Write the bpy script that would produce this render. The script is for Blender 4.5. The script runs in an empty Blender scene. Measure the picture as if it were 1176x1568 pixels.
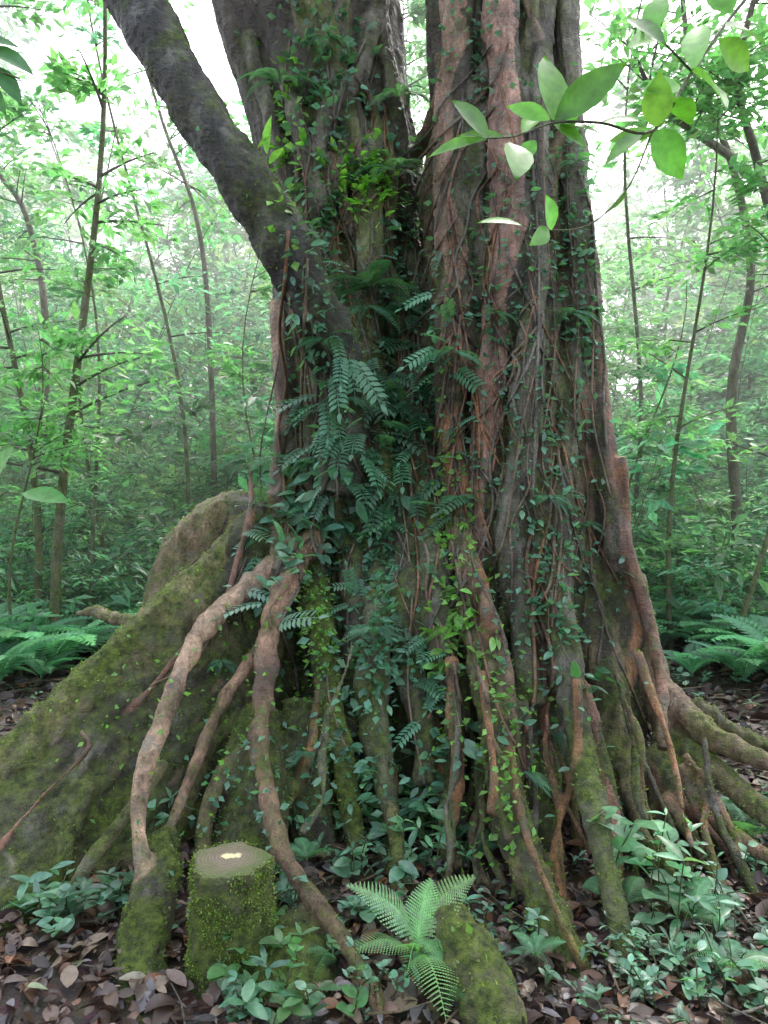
import bpy, math, random, time
import numpy as np
from mathutils import Vector, noise, kdtree
from mathutils.bvhtree import BVHTree
T0=time.time()
rng=np.random.default_rng(11); random.seed(11)
scene=bpy.context.scene
H=1.5; F=1120.0
def S(u,v,d): return np.array([(u-588)/F*d, d, H-(v-784)/F*d])
def gz(x,y):
    x=np.asarray(x,float); y=np.asarray(y,float)
    z=0.13*np.exp(-((x-0.15)**2+(y-3.9)**2)/1.5**2)
    z=z+0.03*np.sin(1.7*x+.3)*np.sin(1.3*y+1)+0.014*np.sin(5.1*x+2*y)*np.sin(4.3*y-1.1*x)
    r=np.sqrt(x*x+y*y)
    z=z+np.clip(r-12,0,30)*0.05+0.25*np.clip((r-8)/20,0,1)*np.sin(.5*x+1)*np.sin(.37*y)
    return z
def G(u,v):
    d=1.5*F/(v-784)
    for i in range(12):
        x=(u-588)/F*d; d=0.5*d+0.5*(H-float(gz(x,d)))*F/(v-784)
    x=(u-588)/F*d
    return np.array([x,d,float(gz(x,d))])
# ---------------- mesh builder
class MB:
    def __init__(s): s.v=[];s.f=[];s.c=[];s.n=0
    def add(s,v,f,c):
        v=np.asarray(v,float).reshape(-1,3); f=np.asarray(f,int).reshape(-1,3)
        c=np.asarray(c,float)
        if c.ndim==1: c=np.tile(c[None],(len(v),1))
        if c.shape[1]==3: c=np.hstack([c,np.zeros((len(c),1))])
        s.v.append(v); s.f.append(f+s.n); s.c.append(c); s.n+=len(v)
    def build(s,name,mat,smooth=True,parent=None):
        v=np.vstack(s.v); f=np.vstack(s.f); c=np.vstack(s.c)
        me=bpy.data.meshes.new(name)
        me.vertices.add(len(v)); me.vertices.foreach_set('co',v.ravel().astype(np.float32))
        me.loops.add(len(f)*3); me.loops.foreach_set('vertex_index',f.ravel().astype(np.int32))
        me.polygons.add(len(f)); me.polygons.foreach_set('loop_start',(np.arange(len(f))*3).astype(np.int32))
        me.update(calc_edges=True)
        a=me.color_attributes.new('Col','FLOAT_COLOR','POINT'); a.data.foreach_set('color',c.ravel().astype(np.float32))
        if smooth: me.polygons.foreach_set('use_smooth',np.ones(len(f),bool))
        me.validate()
        ob=bpy.data.objects.new(name,me); scene.collection.objects.link(ob)
        if mat: me.materials.append(mat)
        if parent: ob.parent=parent
        return ob
def norm(a): return a/np.maximum(np.linalg.norm(a,axis=-1,keepdims=True),1e-9)
def inst(mb,T,pos,dr,nr,L,W,col):
    tv,tf=T; pos=np.atleast_2d(pos); N=len(pos)
    a=norm(np.atleast_2d(dr)*np.ones((N,3))); nr=np.atleast_2d(nr)*np.ones((N,3))
    s=norm(np.cross(nr,a)+1e-6); n=np.cross(a,s)
    L=np.asarray(L,float)*np.ones(N); W=np.asarray(W,float)*np.ones(N)
    V=pos[:,None,:]+a[:,None,:]*(tv[None,:,0,None]*L[:,None,None])+s[:,None,:]*(tv[None,:,1,None]*W[:,None,None])+n[:,None,:]*(tv[None,:,2,None]*L[:,None,None])
    k=len(tv); FF=tf[None]+(np.arange(N)*k)[:,None,None]
    col=np.atleast_2d(col)*np.ones((N,1))
    C=np.repeat(col,k,axis=0)
    mb.add(V.reshape(-1,3),FF.reshape(-1,3),C)
# templates
leaf4=(np.array([(0,0,0),(.45,-.5,.07),(.45,.5,.07),(1,0,-.06)],float),np.array([(0,1,3),(0,3,2)]))
def mk_leaf(curl=.12,tipw=1.0):
    ts=[0,.1,.28,.5,.72,.88,1]; ws=[.02,.24,.46,.5,.36*tipw,.15,0.0]
    v=[];f=[]
    for t,w in zip(ts,ws):
        z=curl*(t-1.4*t*t)
        v+= [(t,-w,z+.10*w),(t,0,z),(t,w,z+.10*w)]
    for i in range(len(ts)-1):
        a=i*3;b=a+3
        f+=[(a,a+1,b+1),(a,b+1,b),(a+1,a+2,b+2),(a+1,b+2,b+1)]
    return np.array(v,float),np.array(f)
leafD=mk_leaf(); leafC=mk_leaf(.35); leafK=mk_leaf(.8)
def mk_frond(n=22,pl=.22,arch=.5,drop=.75,lobes=0,sw=.055):
    v=[];f=[]
    def P(t): return np.array([t*(1-.18*t),0,arch*t-drop*t*t])
    m=10
    for i in range(m+1):
        p=P(i/m); w=.010*(1-.8*i/m)
        v+=[p+[0,-w,0],p+[0,w,0]]
        if i<m: a=2*i; f+=[(a,a+1,a+3),(a,a+3,a+2)]
    for i in range(n):
        t=.12+.88*i/n
        e=math.sin(min(1,(t-.06)*2.6)*math.pi/2)*(1-((t-.3)/.72)**2 if t>.3 else 1)
        l=pl*max(.08,e)
        for sd in(-1,1):
            p=P(t+ .008*sd); d=np.array([.35,sd,-.18]); d/=np.linalg.norm(d); q=np.cross([0,0,1],d); q/=np.linalg.norm(q)
            b=len(v)
            if lobes:
                kk=lobes
                for j in range(kk):
                    tt=j/kk; c=p+d*l*tt+np.array([0,0,-.12*l*tt*tt]); w=sw*(1-tt)**.7*.9+.003
                    st=l/kk
                    for s2 in(-1,1):
                        b=len(v)
                        v+=[c,c+d*st*.95,c+q*s2*w+d*st*.95,c+q*s2*w*.9+d*st*.35]
                        f+=[(b,b+1,b+2),(b,b+2,b+3)]
            else:
                w=sw*.5
                v+=[p,p+d*l*.4-q*w,p+d*l*.4+q*w,p+d*l+np.array([0,0,-.15*l])]
                f+=[(b,b+1,b+3),(b,b+3,b+2)]
    return np.array(v,float),np.array(f)
frondN=mk_frond(22,.25,.5,.75,9,.0175)
frondF=mk_frond(15,.24,.55,.9,0,.06)
frondM=mk_frond(20,.22,.3,.7,0,.04)
def mk_pinnate(n=7,ll=.26,lw=.11,drop=.3):
    v=[];f=[]
    def P(t): return np.array([t,0,.05*t-drop*t*t])
    for i in range(9):
        p=P(i/8); w=.008; v+=[p+[0,-w,0],p+[0,w,0]]
        if i<8: a=2*i; f+=[(a,a+1,a+3),(a,a+3,a+2)]
    items=[(P(.15+.8*i/n),np.array([.55,sd,-.1])) for i in range(n) for sd in(-1,1)]+[(P(1),np.array([1,0,-.2]))]
    for p,d in items:
        d=d/np.linalg.norm(d); q=np.cross([0,0,1],d); q/=np.linalg.norm(q); b=len(v); 
        v+=[p,p+d*ll*.35-q*lw*.5,p+d*ll*.35+q*lw*.5,p+d*ll*.7-q*lw*.38,p+d*ll*.7+q*lw*.38,p+d*ll+np.array([0,0,-.04])]
        f+=[(b,b+1,b+2),(b+1,b+3,b+4),(b+1,b+4,b+2),(b+3,b+5,b+4)]
    return np.array(v,float),np.array(f)
pinn=mk_pinnate()
def tube(mb,P,R,sides=10,col=(1,1,1),flute=0,fk=5,ph=0,sy=1.0):
    P=np.asarray(P,float);R=np.asarray(R,float);n=len(P)
    tg=norm(np.gradient(P,axis=0))
    up=np.array([0,1.,0]) if abs(tg[0][1])<.9 else np.array([1.,0,0])
    s=norm(np.cross(tg[0],up)); V=[]
    th=np.arange(sides)/sides*2*math.pi
    for i in range(n):
        s=norm(s-tg[i]*np.dot(s,tg[i])); b=np.cross(tg[i],s)
        m=1+flute*np.sin(fk*th+ph+.5*P[i][2])+flute*.5*np.sin((fk*2+1)*th+ph*2-.8*P[i][2])
        V.append(P[i]+np.outer(np.cos(th)*m,s)*R[i]+np.outer(np.sin(th)*m,b)*R[i]*sy)
    V=np.vstack(V+[P[0][None],P[-1][None]])
    f=[]
    for i in range(n-1):
        for j in range(sides):
            a=i*sides+j;b=i*sides+(j+1)%sides;c=a+sides;d=b+sides
            f+=[(a,b,d),(a,d,c)]
    for j in range(sides):
        f.append((n*sides,(j+1)%sides,j)); f.append((n*sides+1,(n-1)*sides+j,(n-1)*sides+(j+1)%sides))
    mb.add(V,f,col)
def cat(pts,k=6):
    p=np.asarray(pts,float); p=np.vstack([2*p[0]-p[1],p,2*p[-1]-p[-2]]); out=[]
    for i in range(1,len(p)-2):
        for t in np.arange(k)/k:
            out.append(.5*((2*p[i])+(-p[i-1]+p[i+1])*t+(2*p[i-1]-5*p[i]+4*p[i+1]-p[i+2])*t*t+(-p[i-1]+3*p[i]-3*p[i+1]+p[i+2])*t**3))
    out.append(p[-2]); return np.array(out)
# ---------------- materials
def newmat(n):
    m=bpy.data.materials.new(n); m.use_nodes=True; nt=m.node_tree; nt.nodes.clear(); return m,nt
def N(nt,t,**k):
    n=nt.nodes.new(t)
    for a,b in k.items():
        if a.startswith('_'): setattr(n,a[1:],b)
        else: n.inputs[a.replace('__',' ')].default_value=b
    return n
def mth(nt,op,a,b=None,c=None,clamp=False):
    n=nt.nodes.new('ShaderNodeMath'); n.operation=op; n.use_clamp=clamp
    for i,x in enumerate((a,b,c)):
        if x is None: continue
        if isinstance(x,(int,float)): n.inputs[i].default_value=x
        else: nt.links.new(x,n.inputs[i])
    return n.outputs[0]
def mix(nt,fac,a,b,bt='MIX'):
    n=nt.nodes.new('ShaderNodeMix'); n.data_type='RGBA'; n.blend_type=bt
    for i,x in ((0,fac),(6,a),(7,b)):
        if isinstance(x,(int,float)): n.inputs[i].default_value=x
        elif isinstance(x,tuple): n.inputs[i].default_value=(*x,1) if len(x)==3 else x
        else: nt.links.new(x,n.inputs[i])
    return n.outputs[2]
def noi(nt,vec,scale,detail=5,rough=.6,sc=None):
    if sc:
        mp=nt.nodes.new('ShaderNodeMapping'); mp.inputs['Scale'].default_value=sc; nt.links.new(vec,mp.inputs[0]); vec=mp.outputs[0]
    n=nt.nodes.new('ShaderNodeTexNoise'); n.inputs['Scale'].default_value=scale; n.inputs['Detail'].default_value=detail; n.inputs['Roughness'].default_value=rough
    nt.links.new(vec,n.inputs['Vector']); return n.outputs[0]
def mrange(nt,x,a,b,c=0,d=1):
    n=nt.nodes.new('ShaderNodeMapRange'); nt.links.new(x,n.inputs[0])
    for i,k in enumerate((a,b,c,d)): n.inputs[i+1].default_value=k
    return n.outputs[0]
def leafmat(name,rough=.38,tr=.38,spec=.5,boost=(1.7,2.0,.8)):
    m,nt=newmat(name); at=N(nt,'ShaderNodeAttribute',_attribute_name='Col')
    tc=nt.nodes.new('ShaderNodeTexCoord')
    nz=noi(nt,tc.outputs['Object'],35,2); k=mrange(nt,nz,.3,.7,.75,1.25)
    vm=nt.nodes.new('ShaderNodeVectorMath'); vm.operation='SCALE'; nt.links.new(at.outputs[0],vm.inputs[0]); nt.links.new(k,vm.inputs['Scale'])
    p=N(nt,'ShaderNodeBsdfPrincipled',Roughness=rough); p.inputs['Specular IOR Level'].default_value=spec
    nt.links.new(vm.outputs[0],p.inputs['Base Color'])
    t=N(nt,'ShaderNodeBsdfTranslucent'); b=mix(nt,1.0,vm.outputs[0],boost,'MULTIPLY'); nt.links.new(b,t.inputs[0])
    x=N(nt,'ShaderNodeMixShader',Fac=tr); nt.links.new(p.outputs[0],x.inputs[1]); nt.links.new(t.outputs[0],x.inputs[2])
    o=N(nt,'ShaderNodeOutputMaterial'); nt.links.new(x.outputs[0],o.inputs[0]); return m
M_leaf=leafmat('leaf_green',.36,.35,.55); M_bg=leafmat('leaf_forest',.36,.48,.6,(1.6,2.0,1.4)); M_lit=leafmat('leaf_dead',.4,.05,.5,(1,1,1))
def barkmat(name,mossamt=0.0):
    m,nt=newmat(name); at=N(nt,'ShaderNodeAttribute',_attribute_name='Col'); tc=nt.nodes.new('ShaderNodeTexCoord'); ob=tc.outputs['Object']
    st=noi(nt,ob,15,8,.68,(1,1,.28)); fi=noi(nt,ob,80,5,.7,(1,1,.6)); ring=noi(nt,ob,26,4,.6,(.6,.6,4)); bigp=noi(nt,ob,2.6,6,.6)
    k=mrange(nt,st,.32,.68,.35,1.8); k2=mrange(nt,fi,.3,.7,.6,1.4); k=mth(nt,'MULTIPLY',k,k2)
    vm=nt.nodes.new('ShaderNodeVectorMath'); vm.operation='SCALE'; nt.links.new(at.outputs[0],vm.inputs[0]); nt.links.new(k,vm.inputs['Scale'])
    lic=mrange(nt,noi(nt,ob,8,8,.72),.53,.61,0,.65)
    c=mix(nt,lic,vm.outputs[0],(.24,.24,.20))
    c=mix(nt,mrange(nt,bigp,.46,.64,0,.65),c,(.04,.033,.026))
    ge=nt.nodes.new('ShaderNodeNewGeometry'); sp=nt.nodes.new('ShaderNodeSeparateXYZ'); nt.links.new(ge.outputs['Normal'],sp.inputs[0])
    mo=mth(nt,'MULTIPLY_ADD',sp.outputs[2],.35,at.outputs['Alpha']); mn=noi(nt,ob,5.5,9,.75)
    mo=mth(nt,'ADD',mo,mth(nt,'MULTIPLY_ADD',mn,4.0,-1.95+mossamt)); mo=mth(nt,'MULTIPLY',mo,.9,clamp=True)
    mc=mix(nt,mrange(nt,noi(nt,ob,30,5),.35,.65),(.03,.05,.010),(.17,.24,.035))
    c=mix(nt,mo,c,mc)
    bh=mth(nt,'MULTIPLY_ADD',fi,.35,st); bh=mth(nt,'MULTIPLY_ADD',ring,.3,bh); bh=mth(nt,'MULTIPLY_ADD',mth(nt,'MULTIPLY',mo,noi(nt,ob,160,3)),.5,bh)
    bp=N(nt,'ShaderNodeBump',Strength=1.0,Distance=.04); nt.links.new(bh,bp.inputs['Height'])
    p=N(nt,'ShaderNodeBsdfPrincipled'); p.inputs['Specular IOR Level'].default_value=.5
    nt.links.new(c,p.inputs['Base Color']); nt.links.new(bp.outputs[0],p.inputs['Normal'])
    r=mth(nt,'MULTIPLY_ADD',mo,.4,mrange(nt,bigp,.3,.7,.32,.6)); nt.links.new(r,p.inputs['Roughness'])
    o=N(nt,'ShaderNodeOutputMaterial'); nt.links.new(p.outputs[0],o.inputs[0]); return m
M_bark=barkmat('fig_bark'); M_bark2=barkmat('sapling_bark',.1)
# ---------------- fig tree
GREY=(.17,.155,.125); DARK=(.075,.065,.052); RED=(.28,.15,.10); BRN=(.24,.17,.115); PALE=(.42,.30,.21); ORG=(.34,.17,.085); OLV=(.16,.16,.08)
stems=MB()
def stem(rows,**k):
    q=cat([(*S((l+r)/2,v,d),(r-l)/2*d/F) for v,l,r,d in rows],5); tube(stems,q[:,:3],q[:,3],60,(1,1,1),**k)
stem([(-700,250,520,5.0),(-300,290,565,4.85),(0,335,600,4.75),(120,375,612,4.75),(260,412,634,4.7),(400,430,625,4.65),(600,450,610,4.55),(800,435,620,4.4),(1000,425,635,4.25),(1200,410,660,4.0),(1400,400,670,3.85)],flute=.10,fk=6,ph=1)
stem([(-700,680,880,4.7),(-300,665,880,4.5),(0,660,870,4.4),(200,672,880,4.35),(400,665,895,4.3),(600,668,912,4.25),(800,665,930,4.2),(1000,660,960,4.1),(1200,660,980,4.0),(1400,650,990,3.9)],flute=.10,fk=7,ph=2)
stem([(330,600,665,4.8),(440,565,670,4.7),(600,535,690,4.6),(800,520,740,4.4),(1000,510,760,4.2),(1200,510,780,3.95),(1400,510,780,3.85)],flute=.1,fk=5,ph=0)
sv=np.vstack(stems.v); sf=np.vstack(stems.f)
bvh0=BVHTree.FromPolygons([tuple(p) for p in sv],[tuple(int(i) for i in t) for t in sf])
cam0=Vector((0,0,H))
def hit(bvh,u,v):
    d=Vector(((u-588)/F,1,-(v-784)/F)).normalized(); return bvh.ray_cast(cam0,d)
ropes=[]
def rope(rows,col,moss=0.0,wob=.012,sides=12,pr=.45):
    ds=[]
    for (u,v,d,r) in rows:
        if d is None:
            h=hit(bvh0,u,v)[0]; d=(h.y-pr*r*h.y/F) if h is not None else None
        ds.append(d)
    kn=[i for i,d in enumerate(ds) if d is not None]
    for i,d in enumerate(ds):
        if d is None: ds[i]=float(np.interp(i,kn,[ds[k] for k in kn])) if kn else 4.2
    pts=[(*S(u,v,ds[i]),r*ds[i]/F) for i,(u,v,_,r) in enumerate(rows)]
    q=cat(pts,7); ph=random.random()*9
    for i in range(len(q)):
        n3=noise.noise_vector(Vector(q[i,:3])*2.2+Vector((ph,0,0))); q[i,:3]+=np.array(n3)*wob*1.6
        q[i,3]*=1+.2*noise.noise(Vector(q[i,:3])*4+Vector((ph,3,0)))
    ropes.append((q[:,:3],q[:,3],col,moss)); tube(stems,q[:,:3],q[:,3],sides,(1,1,1))
_=None
# leaning dark limb
rope([(120,-140,3.6,44),(205,0,3.5,39),(268,115,3.45,39),(335,215,3.45,40),(395,305,3.5,41),(445,395,3.55,42),(485,480,3.65,40),(515,560,3.8,40),(530,660,3.85,34),(520,760,3.8,28)],(.065,.065,.06),.12,.01,18)
# right stem cords
rope([(760,-700,4.2,34),(768,0,_,27),(772,100,_,29),(775,200,_,30),(782,300,_,31),(780,400,_,31),(768,500,_,30),(757,600,_,29),(747,700,_,27),(740,800,_,24),(742,880,_,20)],(.33,.20,.15),-.45,pr=.8)
rope([(705,-600,4.2,30),(700,0,_,26),(695,150,_,26),(690,300,_,26),(700,420,_,30),(695,520,_,32),(690,620,_,24),(698,720,_,20),(705,800,_,20),(722,880,3.45,19),(748,955,3.35,17),(768,1030,3.25,17),(785,1110,3.15,18),(790,1200,3.0,17),(800,1300,2.9,15)],(.24,.155,.11),-.1,pr=.6)
rope([(690,520,_,12),(688,620,_,13),(697,720,_,12),(712,820,_,12),(735,900,3.40,12),(758,970,3.28,12)],ORG,-.4,pr=1.4)
rope([(740,120,_,12),(735,260,_,14),(728,400,_,16),(735,500,_,16),(722,590,_,12)],GREY,0)
rope([(835,-600,4.2,20),(830,0,_,20),(825,150,_,18),(822,300,_,20),(815,450,_,20),(805,560,_,22),(800,680,_,26),(790,780,_,28),(790,880,_,26),(800,980,3.45,22),(810,1080,3.3,22)],GREY,.05,pr=.9)
rope([(865,-300,4.3,20),(868,0,_,20),(872,150,_,20),(880,300,_,20),(885,420,_,22),(872,520,_,20),(868,620,_,22),(862,720,_,22),(850,820,3.6,22),(853,920,3.5,24),(868,1010,3.35,25),(878,1100,3.15,22),(895,1190,2.95,20),(920,1290,2.7,18),(945,1400,2.5,15),(962,1500,2.36,12),(975,1560,2.25,11)],GREY,.15,pr=.9)
rope([(890,300,_,14),(898,430,_,18),(908,540,_,18),(915,640,_,20),(928,740,_,22),(948,840,_,24),(975,940,3.8,22),(998,1020,3.7,21),(1016,1110,3.55,19),(1022,1190,3.4,21),(1010,1260,3.3,19)],(.25,.16,.12),0)
rope([(908,480,_,8),(920,600,_,9),(936,720,_,9),(960,830,_,10),(990,940,3.65,10),(1010,1040,3.5,10),(1012,1150,3.3,10)],RED,-.3,pr=2)
rope([(840,200,_,9),(850,400,_,10),(845,560,_,10),(835,700,_,11),(830,850,_,14),(835,950,3.5,14)],GREY,.1,pr=1)
rope([(890,560,_,16),(893,700,_,18),(890,820,3.85,22),(905,930,3.75,24),(925,1020,3.65,26),(940,1110,3.5,24),(965,1190,3.3,18),(990,1280,3.0,14),(1040,1370,2.8,11),(1090,1450,2.55,9)],BRN,0.1)
rope([(950,700,_,8),(962,860,_,9),(970,960,3.75,10),(955,1060,3.6,11),(962,1150,3.4,12),(975,1230,3.2,11),(1000,1300,3.0,9)],ORG,-.3)
rope([(680,600,_,22),(676,700,_,24),(668,800,_,26),(664,900,3.6,26),(680,990,3.45,24),(695,1080,3.35,18),(698,1170,3.2,15),(690,1260,3.05,14)],GREY,0.1)
# left stem
rope([(470,-500,4.3,22),(480,-50,_,22),(500,60,_,22),(522,150,_,20),(545,230,_,20),(562,300,_,20),(570,370,_,22),(562,450,_,24),(560,540,_,24),(575,640,_,22),(600,760,_,24)],OLV,.35,pr=.9)
rope([(615,150,_,12),(575,215,_,14),(530,265,_,16),(492,310,_,16),(470,345,_,14)],GREY,.3,pr=1)
rope([(530,180,_,12),(515,280,_,14),(540,350,_,16),(600,440,_,18),(640,520,_,18),(665,620,_,16)],GREY,.1,pr=1)
rope([(380,60,_,10),(420,200,_,12),(450,320,_,14),(440,430,_,18),(445,520,_,24),(452,620,_,26),(452,720,_,24),(445,800,_,26),(440,880,3.6,24)],GREY,.1)
rope([(420,460,4.3,10),(428,560,4.25,10),(430,650,4.2,10),(425,760,4.1,12),(430,850,3.9,14)],PALE,-.2)
rope([(590,80,_,12),(606,180,_,14),(618,290,_,16),(630,400,_,16),(650,480,_,20),(640,580,_,18)],DARK,.1,pr=.8)
rope([(500,460,_,20),(495,560,_,18),(480,660,_,16),(490,760,_,18),(478,860,_,20),(488,960,3.5,22),(502,1050,3.35,20),(520,1140,3.2,18),(530,1230,3.1,16),(540,1310,3.0,15)],OLV,.6)
rope([(590,640,_,20),(592,760,_,26),(585,870,_,28),(578,970,3.45,26),(572,1060,3.35,24),(578,1150,3.2,20),(600,1250,3.05,15),(602,1350,2.9,12)],GREY,.2)
rope([(630,560,_,18),(632,700,_,20),(630,820,_,22),(625,930,3.55,22),(630,1030,3.45,22),(650,1120,3.3,16),(650,1200,3.15,14)],DARK,.1)
rope([(540,700,_,16),(535,820,_,18),(545,930,3.6,18),(540,1040,3.5,18),(548,1130,3.35,16)],DARK,.1)
# roots that snake diagonally and fuse
for rows,c,m_ in [([(690,150,12),(660,280,14),(665,380,15),(700,460,15),(735,540,12)],BRN,.1),([(820,250,11),(790,340,13),(745,420,13),(700,500,14),(672,600,14),(690,700,12)],GREY,.1),([(860,420,12),(825,520,14),(815,620,14),(840,720,14),(820,830,14),(790,920,14)],GREY,.2),
    ([(640,440,13),(600,520,15),(560,600,15),(540,700,14),(560,800,14),(600,900,15)],DARK,.2),([(450,420,14),(490,520,14),(540,600,13),(575,700,14),(560,820,15),(520,930,14)],OLV,.2),([(900,600,11),(870,700,13),(880,800,13),(850,900,15),(820,1000,15),(790,1090,14)],BRN,.1),
    ([(680,700,11),(650,800,13),(640,900,14),(600,1000,15),(560,1100,14)],BRN,.1),([(760,780,12),(790,860,13),(770,960,14),(720,1040,14),(690,1130,13)],GREY,.2),([(430,120,12),(470,220,13),(480,320,13),(450,420,13)],GREY,.1),([(590,-40,12),(560,80,13),(500,180,13),(470,280,14)],GREY,.2),
    ([(905,700,12),(870,790,13),(830,850,14),(820,960,14),(850,1060,14)],RED,0),([(760,30,10),(800,140,11),(810,260,11),(790,380,11),(815,500,12)],GREY,.2)]:
    rope([(u,v,None,r) for u,v,r in rows],c,m_,.03,10,1.0)
for k in range(70):
    right=rng.random()<.62
    v0=rng.uniform(-150,420) if k%3 else rng.uniform(400,700)
    if right: c0=775; u0=rng.uniform(675,885)
    else: c0=520; u0=rng.uniform(max(360,405+(v0-200)*.15),600)
    v1=v0+rng.uniform(300,900); v1=min(v1,1180); r=rng.uniform(5,13); rows=[]; dr=0; am=rng.uniform(5,26); ph=rng.random()*6
    for v in np.linspace(v0,v1,9):
        dr+=rng.normal()*9; uu=c0+(u0-c0)*(1+.28*max(0,v-400)/700*(1.5 if right and u0>c0 else 1))+dr+am*math.sin(v/90+ph)
        rows.append((uu,v,None,r*(.7+.6*rng.random())))
    if sum(hit(bvh0,a[0],a[1])[0] is None for a in rows)>1: continue
    if any(abs(a[0]-730)<26 and 560<a[1]<700 for a in rows): continue
    rope(rows,[GREY,BRN,GREY,DARK,OLV,BRN][int(rng.integers(0,6))],[0,.1,.2,.3][k%4],.02,8,.95)
# left buttress sheet
top=[(455,745,4.15),(395,800,4.0),(325,870,3.8),(240,945,3.55),(140,1038,3.3),(60,1115,3.1),(-20,1195,2.95),(-130,1290,2.8),(-260,1420,2.65)]
bot=[(450,1150,3.9),(400,1180,3.6),(330,1220,3.35),(240,1290,3.1),(130,1360,2.9),(60,1400,2.72),(-10,1440,2.6),(-130,1480,2.55),(-260,1520,2.5)]
for j in range(8):
    t=j/7; rows=[]
    for (a,b) in zip(top,bot):
        p=S(*a)*(1-t)+S(*b)*t; d=p[1]; u=p[0]/d*F+588; v=784-(p[2]-H)/d*F
        rows.append((u,v,d,(24 if j==0 else 30+9*t)))
    rope(rows,(.17,.13,.08) if j else (.30,.25,.12),.25 if j else .45,.012)
rope([(440,830,4.1,40),(400,800,4.15,46),(350,800,4.2,48),(305,838,4.2,46),(275,890,4.15,42),(250,940,4.1,34),(225,985,4.0,24)],(.28,.20,.12),.1)
rope([(380,850,4.2,60),(320,890,4.15,62),(270,940,4.05,50),(220,1000,3.9,36)],OLV,.3)
rope([(230,960,4.3,10),(170,945,4.6,10),(145,935,4.8,8),(120,940,5.1,5)],BRN,.15)
# front roots left
rope([(470,830,4.0,22),(415,880,3.68,20),(345,930,3.42,18),(302,975,3.25,16),(280,1030,3.1,14),(250,1105,2.95,14),(224,1180,2.8,13),(214,1250,2.7,12),(222,1320,2.6,12),(240,1390,2.52,11),(254,1460,2.45,10),(262,1500,2.4,9)],(.44,.30,.20),-.4)
rope([(485,820,3.95,20),(442,890,3.55,17),(415,960,3.35,15),(408,1030,3.2,15),(398,1095,3.05,14),(396,1150,2.95,14),(410,1220,2.8,14),(430,1295,2.65,14),(470,1365,2.5,15),(525,1445,2.33,14),(570,1520,2.2,14),(600,1600,2.08,14)],(.34,.21,.14),-.3)
rope([(400,1000,3.4,12),(350,1060,3.25,10),(318,1120,3.15,10),(290,1185,3.0,10),(270,1240,2.9,9),(250,1300,2.8,7)],(.36,.23,.15),-.3)
rope([(400,1120,3.1,12),(355,1165,3.0,13),(322,1220,2.9,12),(310,1290,2.8,12),(305,1360,2.7,10)],BRN,.1)
rope([(370,1090,3.3,10),(320,1150,3.2,11),(290,1230,3.0,12),(265,1300,2.9,10)],BRN,.1)
rope([(250,1170,3.0,9),(205,1240,2.8,10),(150,1310,2.7,11),(100,1385,2.6,11),(60,1440,2.52,10),(25,1500,2.42,8)],(.27,.22,.13),.1)
rope([(130,1200,3.0,20),(110,1280,2.85,18),(90,1350,2.75,14),(70,1400,2.65,10)],OLV,.3)
rope([(120,1140,3.1,4),(180,1090,3.2,5),(260,1010,3.3,5),(330,930,3.5,5),(370,830,3.8,5),(380,720,4.1,4)],RED,-.4,.03)
rope([(0,1300,2.72,4),(70,1210,2.82,4),(130,1150,2.92,4),(120,1125,2.98,3)],RED,-.4,.02)
for k in range(12):
    u=rng.uniform(20,350); v=1110-(u-60)*.62+rng.uniform(60,150); d=3.05+(u-60)/260*.5-.12; rope([(u,v,d,4),(u-40,v+60,d-.1,4),(u-60+rng.normal()*30,v+130,d-.2,4),(u-90,v+200,d-.3,3)],[RED,BRN,GREY][k%3],-.1,.03,8)
# mossy base lumps
rope([(262,1280,2.85,22),(235,1350,2.62,30),(222,1430,2.45,36),(220,1510,2.3,42),(235,1600,2.15,44)],OLV,.75,.03)
rope([(400,1090,3.3,34),(385,1180,3.1,46),(372,1270,2.95,56),(350,1350,2.85,54)],OLV,.5,.04)
rope([(480,1090,3.4,40),(470,1200,3.2,40),(480,1300,3.1,34)],DARK,.4,.04)
rope([(690,1395,2.42,24),(710,1440,2.35,38),(735,1500,2.25,48),(760,1580,2.12,52),(770,1640,2.05,52)],(.3,.24,.17),.35,.04)
rope([(470,1420,2.5,50),(450,1500,2.35,70),(440,1580,2.2,80)],DARK,.6)
# centre-right front roots
rope([(720,900,3.5,24),(735,980,3.35,22),(745,1070,3.2,22),(758,1150,3.05,25),(775,1230,2.9,28),(800,1310,2.75,29),(835,1390,2.58,28),(875,1470,2.42,26),(925,1560,2.25,24),(960,1630,2.12,22)],(.28,.20,.12),.35)
rope([(735,1030,3.15,7),(745,1100,3.0,7),(752,1180,2.9,7),(748,1250,2.82,6)],ORG,-.4)
rope([(780,1120,3.05,6),(790,1200,2.85,6),(810,1290,2.68,6),(850,1390,2.5,6),(895,1480,2.34,5)],ORG,-.3)
rope([(660,1080,3.4,10),(672,1150,3.3,10),(680,1230,3.15,9),(700,1330,2.9,8)],ORG,-.3)
rope([(690,1010,3.3,10),(692,1090,3.2,11),(697,1170,3.08,11),(692,1260,2.98,9)],ORG,-.35)
rope([(800,1060,3.4,20),(812,1150,3.25,18),(830,1240,3.1,16),(850,1330,2.9,14),(880,1420,2.7,12)],DARK,.1)
rope([(886,1040,3.1,7),(890,1120,3.0,7),(878,1200,2.95,7),(856,1270,2.88,7),(850,1320,2.8,7),(858,1370,2.72,6)],ORG,-.4)
rope([(890,1050,3.3,16),(905,1120,3.2,16),(925,1190,3.1,15),(935,1270,2.95,14),(938,1350,2.8,12)],RED,-.3)
rope([(1000,1040,3.7,22),(1055,1100,3.5,18),(1110,1140,3.35,16),(1180,1170,3.25,14),(1270,1215,3.1,12)],(.30,.2,.13),0)
rope([(1005,1080,3.7,20),(1050,1150,3.45,18),(1110,1195,3.3,17),(1180,1250,3.1,16),(1290,1340,2.8,13)],BRN,.1)
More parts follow.
